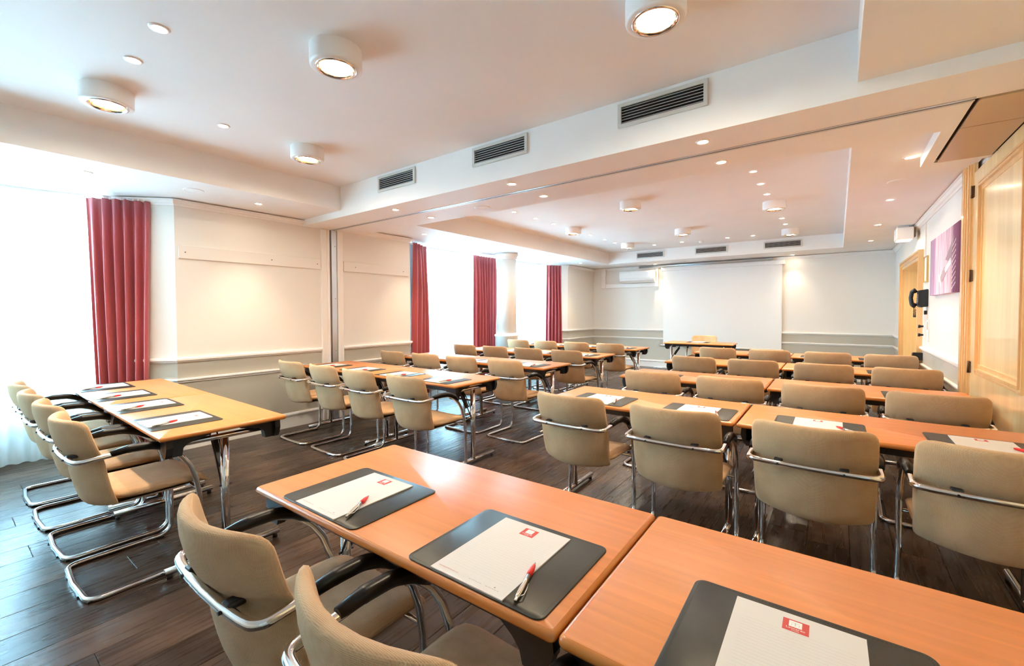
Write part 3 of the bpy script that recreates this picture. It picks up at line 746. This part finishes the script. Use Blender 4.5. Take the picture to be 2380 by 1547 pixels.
t = empty('phone_socket', (XR, 6.83, 1.235)); link('socket_box', B(-.035, 0, -.05, .05, -.03, .045, bev=.004), M['white'], t); link('plug', B(-.03, -.005, -.02, .01, .045, .09, bev=.002), M['black'], t); tag(t, 'white phone socket with black plug under the telephone', 'socket')
t = empty('light_switch', (XR, 6.80, 1.04)); link('switch_plate', B(-.012, 0, -.13, -.05, -.06, .18, bev=.002), M['white'], t); link('switch_rocker', B(-.018, -.011, -.115, -.07, .07, .16, bev=.002), M['ventw'], t); tag(t, 'tall cream switch plate right of the two black knobs', 'switch')
t = empty('control_strip', (XR, 6.98, .92)); link('strip', B(-.014, 0, -.035, .035, 0, .36, bev=.002), M['white'], t)
for z in (.12, .22):
    bm = bmesh.new(); tube(bm, [(-.014, 0, z), (-.04, 0, z)], .012, 10); tube(bm, [(-.04, 0, z), (-.06, 0, z)], .020, 12); link('knob', bm, M['black'], t)
tag(t, 'white control strip with two black knobs below the telephone', 'control panel')
t = empty('door_stop', (XR, 7.12, .77)); link('latch', B(-.09, 0, -.02, .05, -.04, .05, bev=.004), M['black'], t); link('strike', B(-.095, -.088, -.015, .04, -.03, .04), M['bronze'], t); tag(t, 'black door closer block at the chair rail beside the maple door', 'door stop')
# emergency lamp
t = empty('emergency_lamp', (.66, 7.62, ZS)); link('mount', B(-.05, .06, -.05, .05, -.03, 0), M['white'], t)
link('lamp_case', B(-.07, .10, -.14, .14, -.185, -.03, bev=.012), M['white'], t); link('light_strip', B(-.055, .085, -.12, .12, -.189, -.184), M['signglow'], t)
link('end_cap', B(.10, .12, -.12, .12, -.16, -.04, bev=.004), M['bronze'], t)
tag(t, 'boxy white emergency lamp under the door-side soffit above the maple door', 'emergency lamp')

# ================================================================== FURNITURE
# ---------------- table
TW, TD, TH = 1.196, .602, .73
def make_table():
    t = empty('folding_table')          # origin: front left corner of the top, on the floor
    
    # top with rounded lipping: loft of rounded rectangles
    def rr(inset, z):
        x0, x1, y0, y1 = inset, TW-inset, inset, TD-inset; q = max(.004, .014-inset*.5); out = []
        for cx, cy, a0 in ((x1-q, y1-q, 0), (x0+q, y1-q, 90), (x0+q, y0+q, 180), (x1-q, y0+q, 270)):
            for k in range(5): a = math.radians(a0+90*k/4); out.append((cx+q*math.cos(a), cy+q*math.sin(a), z))
        return out
    bm = bmesh.new(); zz = [(.0115, TH-.0245), (.0045, TH-.0225), (.001, TH-.0175), (0, TH-.0125), (.001, TH-.0065), (.0045, TH-.0018), (.009, TH-.0003)]
    loft(bm, [rr(i, z) for i, z in zz], capends=False)
    ed = link('edge_lipping', bm, M['table_edge'], None)
    bm = bmesh.new(); loft(bm, [rr(.009, TH-.0003), rr(.0095, TH)]); 
    box(bm, .011, TW-.011, .011, TD-.011, TH-.0235, TH-.001)
    top = link('tabletop', bm, M['table_top'], t); ed.parent = top
    for s in (0, 1):
        X = lambda v: v if s == 0 else TW-v
        bm = bmesh.new(); lx = X(.075)
        tube(bm, [(lx, TD/2, .035), (lx, TD/2, .655)], .0205, 14); link('leg', bm, M['chrome'], t)
        bm = bmesh.new(); tube(bm, [(lx, TD/2-.275, .036), (lx, TD/2+.275, .036)], .0175, 12); f = link('foot_bar', bm, M['chrome'], t)
        for yy in (TD/2-.255, TD/2+.255):
            bm = bmesh.new(); tube(bm, [(lx, yy, 0), (lx, yy, .022)], .013, 10); link('glide', bm, M['black'], f)
        bm = bmesh.new(); tube(bm, [(lx, TD/2-.215, .665), (lx, TD/2+.215, .665)], .0145, 12); link('crossbar', bm, M['chrome'], t)
        for yy, sg in ((.03, 1), (TD-.03, -1)):
            bm = bmesh.new()
            def q(pts): return [(X(a), b) for a, b in pts]
            prism(bm, q([(.022, .706), (.018, .665), (.030, .628), (.045, .610), (.092, .610), (.100, .640), (.118, .660), (.16, .690), (.16, .706)]), 1, yy, yy+sg*.028)
            prism(bm, [(yy, .706), (yy, .640), (yy+sg*.02, .612), (yy+sg*.072, .612), (yy+sg*.078, .650), (yy+sg*.10, .672), (yy+sg*.20, .692), (yy+sg*.20, .706)], 0, X(.045), X(.090))
            link('corner_bracket', bm, M['black'], t)
        # folding brace
        bm = bmesh.new()
        for dx in (-.018, .018): tube(bm, [(lx, TD/2+dx, .395), (X(.155), TD/2+dx, .55), (X(.27), TD/2+dx, .70)], .0045, 6)
        tube(bm, [(lx, TD/2-.03, .395), (lx, TD/2+.03, .395)], .005, 6)
        br = link('brace', bm, M['black'], t)
        bm = bmesh.new(); prism(bm, [(X(.13), .49), (X(.15), .475), (X(.235), .61), (X(.215), .635)], 1, TD/2-.013, TD/2+.013); link('brace_plate', bm, M['black'], br)
        bm = bmesh.new(); box(bm, min(X(.25), X(.31)), max(X(.25), X(.31)), TD/2-.06, TD/2+.06, .682, .706); link('brace_mount', bm, M['black'], br)
    for yy in (.045, TD-.075):
        link('long_rail', B(.16, TW-.16, yy, yy+.03, .668, .706), M['black'], t)
    return t
tb0 = make_table(); tfirst = True
ROWN = ['nearest row', 'second row', 'third row', 'fourth row', 'farthest row']
TABR = [[(-1.612, .668, .014), (-.412, .6855, .014)], [(-1.635, 2.575, .006), (-.430, 2.582, .006)], [(-1.640, 3.885, .008), (-.436, 3.893, .008)], [(-1.668, 5.30, .004), (-.464, 5.305, .004)], [(-1.690, 6.70, .002), (-.487, 6.702, .002)]]
TABL = [[(-3.795, .672, -.012), (-4.993, .6865, -.012)], [(-3.676, 2.548, .004), (-4.874, 2.543, .004)], [(-3.672, 3.872, .004), (-4.870, 3.867, .004)], [(-3.700, 5.21, .006), (-4.898, 5.203, .006)], [(-3.70, 6.59, .006), (-4.898, 6.583, .006)]]
def place_table(x, y, a, label, group):
    global tfirst
    o = tb0 if tfirst else copy_tree(tb0); tfirst = False
    o.location = (x, y, 0); o.rotation_euler[2] = a; tag(o, label, 'table', group); return o
for i in range(5):
    for j in range(2):
        place_table(*TABR[i][j], 'beech folding table, door side, %s, %s one of the pair' % (ROWN[i], ('aisle-end', 'wall-end')[j]), 'folding tables on the door side')
        place_table(*TABL[i][j], 'beech folding table, window side, %s, %s one of the pair' % (ROWN[i], ('aisle-end', 'window-end')[j]), 'folding tables on the window side')
QT = place_table(-2.667, 8.42, .04, 'single beech speaker table standing alone in front of the projection screen', 'speaker table')

# ---------------- chair
def back_bm():
    # levels: z, centre y, half width, half thickness
    L = [(.838, -.052, .165, .004), (.837, -.052, .185, .010), (.832, -.051, .205, .0155), (.822, -.050, .219, .0185), (.806, -.048, .2275, .0205), (.785, -.045, .231, .0215), (.745, -.036, .232, .022), (.70, -.022, .2315, .0215), (.680, -.013, .231, .019), (.668, -.006, .2305, .0155), (.654, .000, .2305, .0140),
         (.62, .006, .230, .0165), (.56, .015, .229, .0175), (.50, .028, .227, .018), (.45, .041, .225, .018), (.425, .049, .224, .0175), (.410, .055, .221, .015), (.402, .058, .214, .010), (.400, .059, .205, .004)]
    rings = []; n = 12
    for z, cy, a, b in L:
        top, bot = [], []
        for k in range(n+1):
            s = math.sin(PI*(k/n-.5)); x = a*s; t = b*math.sqrt(max(0, 1-abs(s)**9))
            e = .080*(abs(x)/.232)**1.9
            zd = z
            if z < .50: zd = z + .018*(abs(x)/.232)**2*min(1, (.50-z)/.09)
            top.append((x, cy+e+t, zd)); bot.append((x, cy+e-t, zd))
        rings.append(bot+top[::-1][1:-1])
    bm = bmesh.new(); loft(bm, rings[::-1]); return bm
def seat_bm():
    L = [(.066, .452, .19, .006), (.074, .452, .205, .018), (.10, .450, .213, .024), (.18, .447, .217, .026), (.28, .446, .219, .027), (.38, .447, .219, .027), (.44, .444, .217, .026), (.475, .436, .213, .023), (.497, .424, .206, .018), (.508, .412, .194, .010), (.511, .405, .175, .003)]
    rings = []; n = 12
    for y, cz, a, b in L:
        top, bot = [], []
        for k in range(n+1):
            s = math.sin(PI*(k/n-.5)); x = a*s; t = b*math.sqrt(max(0, 1-abs(s)**7))
            yy = y+.088*(abs(x)/.232)**1.9*max(0, 1-(y-.066)/.16); top.append((x, yy, cz+t-.010*(1-abs(s)**2)*(.6))); bot.append((x, yy, cz-t))
        rings.append(bot+top[::-1][1:-1])
    bm = bmesh.new(); loft(bm, rings); bmesh.ops.recalc_face_normals(bm, faces=bm.faces); return bm
def make_chair():
    t = empty('cantilever_chair')
    link('backrest', back_bm(), M['fabric'], t); link('seat', seat_bm(), M['fabric'], t)
    hx, r = .238, .0125; zb = .655
    half = [(0, -.030, zb), (.10, -.028, zb), (.18, -.022, zb), (hx, -.012, zb+.001), (hx, .07, zb+.006), (hx, .12, .664), (hx, .17, .669), (hx, .25, .667), (hx, .32, .641), (hx, .375, .592), (hx, .415, .530), (hx, .442, .450), (hx-.001, .456, .36), (hx-.003, .460, .25), (hx+.001, .462, r), (hx+.003, 0.012, r), (0, .0, r)]
    rad = [0, .3, .3, .058, .2, .2, .2, .15, .15, .15, .15, .15, .2, .3, .065, .055, 0]
    # rounded by hand: mirror into one continuous loop
    right = fillet([(-.10, -.028, zb)]+half, [0]+rad, 6)[1:]
    # keep points with x>=0
    right = [p for p in right if p.x >= 0 or p == right[0]]
    left = [Vector((-p.x, p.y, p.z)) for p in right[1:-1]][::-1]
    bm = bmesh.new(); tube(bm, right+left, r, 12, closed=True); link('tube_frame', bm, M['chrome'], t)
    for s in (-1, 1):
        pp = fillet([(s*hx, .10, .660), (s*hx, .17, .6695), (s*hx, .25, .6675), (s*hx, .32, .6415), (s*hx, .365, .603)], [0, .15, .15, .15, 0], 5)
        pp = [p+Vector((0, .003, .008)) for p in pp]
        bm = bmesh.new(); tube(bm, pp, lambda f: .0205*min(1, .72+4*min(f, 1-f)), 12); link('arm_pad', bm, M['blackpad'], t)
        bm = bmesh.new(); box(bm, s*.118-.017, s*.118+.017, -.030, .012, .656, .673, bev=.006); link('back_bracket', bm, M['black'], t)
        bm = bmesh.new(); prism(bm, [(s*.118+.005*math.cos(k*PI/4), zb+.005*math.sin(k*PI/4)) for k in range(8)], 1, -.0435, -.03); link('bolt', bm, M['black'], t)
        for yy in (.03, .40):
            link('glide', B(s*(hx-.009)-.011, s*(hx-.009)+.011, yy-.02, yy+.02, -.0, .012, bev=.002), M['black'], t)
    bm = bmesh.new(); tube(bm, [(-.234, .452, .392), (.234, .452, .392)], .0085, 8); box(bm, -.15, .15, .12, .44, .396, .404); link('seat_support', bm, M['chrome'], t)
    for xx in (-.12, .12): link('glide', B(xx-.02, xx+.02, -.010, .012, 0, .010, bev=.002), M['black'], t)
    return t
ch0 = make_chair(); cfirst = True
def place_chair(x, y, a, label, group):
    global cfirst
    o = ch0 if cfirst else copy_tree(ch0); cfirst = False
    o.location = (x, y, 0); o.rotation_euler[2] = a; tag(o, label, 'chair', group); return o
ORD = ['aisle end', 'second from the aisle', 'third from the aisle', 'fourth from the aisle']
CR = [([-1.228, -.638], .662-.238), ([-1.290, -.680, -.088, .480], 2.575-.300), ([-1.235, -.650, -.082, .478], 3.885-.325), ([-1.262, -.69, -.105, .478], 5.30-.32), ([-1.305, -.695, -.095, .478], 6.70-.32)]
CL = [([-2.970, -3.530, -4.085, -4.655], .675-.275), ([-2.725, -3.345, -3.915, -4.510], 2.545-.325), ([-2.760, -3.375, -3.965, -4.580], 3.87-.330), ([-2.790, -3.392, -3.968, -4.562], 5.205-.325), ([-2.81, -3.392, -3.985, -4.556], 6.585-.325)]
JR = {}
for side, rows, nm in (('door', CR, 'door side'), ('window', CL, 'window side')):
    for i, (xs, y) in enumerate(rows):
        for j, xx in enumerate(xs):
            place_chair(xx, y+random.uniform(-.006, .006), random.uniform(-.02, .02), 'beige cantilever armchair, %s, %s, %s' % (ORD[j], ROWN[i], nm), 'armchairs on the %s' % nm)
place_chair(-2.13, 9.30, PI+.03, 'beige armchair facing the rows behind the speaker table, before the screen', 'speaker chair')

# ---------------- desk mats, pads, pens
MW, MD = .392, .325
def rrect(w, d, q, z, n=5):
    out = []
    for cx, cy, a0 in ((w/2-q, d/2-q, 0), (-w/2+q, d/2-q, 90), (-w/2+q, -d/2+q, 180), (w/2-q, -d/2+q, 270)):
        for k in range(n+1): a = math.radians(a0+90*k/n); out.append((cx+q*math.cos(a), cy+q*math.sin(a), z))
    return out
def make_mat():
    t = empty('desk_mat'); bm = bmesh.new()
    loft(bm, [rrect(MW-.002, MD-.002, .021, 0), rrect(MW, MD, .022, .0012), rrect(MW, MD, .022, .0026), rrect(MW-.003, MD-.003, .0205, .0036)])
    link('leather_sheet', bm, M['leather'], t)
    bm = bmesh.new(); path = [Vector(p) for p in rrect(MW-.017, MD-.017, .014, .0037, 5)]; path.append(path[0])
    for a, b in zip(path, path[1:]):
        n = max(1, int((b-a).length/.006)); d = (b-a)/n; nn = Vector((-d.y, d.x, 0)).normalized()*.0005
        for k in range(n):
            p, q = a+d*(k+.15), a+d*(k+.75); bm.faces.new([bm.verts.new(v) for v in (p-nn, q-nn, q+nn, p+nn)])
    link('stitching', bm, M['stitch'], t)['kind'] = 'stuff'
    return t
def text_mesh(s, size, align='LEFT'):
    cu = bpy.data.curves.new('txt', 'FONT'); cu.body = s; cu.size = size; cu.align_x = align; cu.resolution_u = 2
    o = bpy.data.objects.new('txt', cu); COL.objects.link(o); dg = bpy.context.evaluated_depsgraph_get()
    me = bpy.data.meshes.new_from_object(o.evaluated_get(dg)); bpy.data.objects.remove(o); me.materials.clear(); return me
def make_pad():
    t = empty('notepad'); w, h = .21, .297
    bm = B(-w/2, w/2, -h/2, h/2, 0, .0032); link('paper_block', bm, M['paper'], t)
    z = .00335
    bm = bmesh.new(); bm.faces.new([bm.verts.new(p) for p in ((-.022, .094, z), (.020, .094, z), (.020, .131, z), (-.022, .131, z))]); lg = link('letterhead', bm, M['logored'], t)
    z += .00012
    bm = bmesh.new(); bm.faces.new([bm.verts.new(p) for p in ((-.012, .1085, z), (.009, .1085, z), (.009, .1275, z), (-.012, .1275, z))]); link('emblem', bm, M['screen'], lg)
    bm = bmesh.new(); zz = z+.0001
    for a in ((-.0080, .1215, .0055, .1222), (-.0020, .1120, -.0013, .1235), (-.0075, .1130, -.0069, .1180), (.0042, .1130, .0048, .1180), (-.0050, .1170, .0020, .1175)):
        bm.faces.new([bm.verts.new(p) for p in ((a[0], a[1], zz), (a[2], a[1], zz), (a[2], a[3], zz), (a[0], a[3], zz))])
    link('emblem_lines', bm, M['ink'], lg)
    for s, sz, y, m in (('Leonardo', .0078, .1018, 'screen'), ('Hotels', .0046, .0970, 'screen')):
        me = text_mesh(s, sz, 'CENTER'); me.materials.append(M[m]); o = link('lettering', me, None, lg); o.location = (-.001, y, z)
    me = text_mesh('www.leonardo-hotels.com', .0056); me.materials.append(M['rink']); o = link('lettering', me, None, t); o.location = (-.094, -.132, z)
    bm = bmesh.new()
    x = .0
    rd = random.Random(4)
    while x < .082:
        l_ = rd.uniform(.003, .008)
        if not (.036 < x < .046): box(bm, x, x+l_, -.1315, -.1307, .0033, .00345)
        x += l_+.002
    box(bm, .066, .0695, -.1265, -.1225, .0033, .00345)
    link('footer_marks', bm, M['ink'], t)
    return t
def make_pen():
    t = empty('ballpoint_pen')          # along +y, lying on its side, centre at 0
    def lx(prof, nm, m, par=None):
        bm = bmesh.new(); rs = []
        for r, y in prof: rs.append([(r*math.cos(2*PI*k/14), y, .0062+r*math.sin(2*PI*k/14)) for k in range(14)])
        loft(bm, rs); bmesh.ops.recalc_face_normals(bm, faces=bm.faces); return link(nm, bm, m, par or t)
    lx([(.0040, -.062), (.0052, -.055), (.0058, -.035), (.0050, -.010), (.0055, .018)], 'barrel', M['silver'])
    lx([(.0057, .018), (.0066, .030), (.0060, .045), (.0044, .058), (.0036, .061)], 'grip', M['red'])
    lx([(.0034, .061), (.0018, .070), (.0006, .074)], 'tip', M['chrome'])
    lx([(.0030, -.072), (.0034, -.070), (.0034, -.064), (.0042, -.062)], 'push_button', M['silver'])
    bm = bmesh.new(); tube(bm, [(.005, -.056, .007), (.0115, -.050, .0075), (.0115, -.030, .0075), (.0085, -.012, .007)], .0013, 6); link('clip', bm, M['silver'], t)
    return t
m0, p0, n0 = make_mat(), make_pad(), make_pen(); mfirst = True
def setting(x, y, a, where, pen=True, padshift=(0, 0), pa=None, pp=None):
    global mfirst
    m_, p_ = (m0, p0) if mfirst else (copy_tree(m0), copy_tree(p0))
    n_ = (n0 if mfirst else copy_tree(n0)) if pen else None
    mfirst = False
    R = Matrix.Rotation(a, 2)
    def at(dx, dy): v = R @ Vector((dx, dy)); return x+v.x, y+v.y
    m_.location = (x, y, TH); m_.rotation_euler[2] = a
    px, py = at(.002+padshift[0], -.010+padshift[1]); p_.location = (px, py, TH+.0036); p_.rotation_euler[2] = a
    tag(m_, 'dark leather desk mat, '+where, 'desk mat', 'leather desk mats'); tag(p_, 'white ruled notepad with a red letterhead, '+where, 'notepad', 'notepads on the mats')
    if n_:
        dx, dy = pp or (.105, -.075); qx, qy = at(dx, dy); n_.location = (qx, qy, TH+.0068); n_.rotation_euler[2] = a+(.28 if pa is None else pa)
        tag(n_, 'red and silver pen, '+where, 'pen', 'pens on the pads')
for side, rows, tabs, nm in (('d', [[-1.258, -.650, -.048, .56], None, None, None, None], TABR, 'door side'), ('w', [[-2.965, -3.605, -4.185, -4.775], None, None, None, None], TABL, 'window side')):
    for i in range(5):
        for j in range(4):
            tx, ty, ta = tabs[i][j//2]; loc = (.30, .895)[j % 2] if side == 'd' else (.895, .30)[j % 2]
            cx = tx+loc*math.cos(ta); cy = ty+loc*math.sin(ta)+.012+MD/2
            if rows[i]: cx = rows[i][j]
            if side == 'd' and i == 0 and j == 3: continue
            if side == 'd' and i == 1: cx = (-1.28, -.665, -.075, .535)[j]
            if i == 0 and j == 0 and side == 'd': kw = dict(pp=(.092, -.072), pa=.50)
            elif i == 0 and side == 'd': kw = dict(pp=(.108, -.082), pa=.28)
            elif i == 0: kw = dict(pp=(.085, -.075), pa=.42)
            elif side == 'd' and i == 1: kw = dict(pp=(.115, -.055), pa=(.28, .30, .65, .75)[j])
            elif i == 1: kw = dict(pp=(.085, -.07), pa=-.25)
            else: kw = dict(pp=(.09+.01*random.random(), -.07), pa=random.uniform(-.3, .5))
            short = ('aisle end', 'second from aisle', 'third from aisle', 'fourth from aisle')[j]
            setting(cx, cy, ta, '%s, %s, %s' % (short, ROWN[i], nm), padshift=(-.004 if i else -.008, 0), **kw)
setting(-2.13, 8.42+.602-.19, PI+.04, 'on the speaker table before the screen', pen=False)
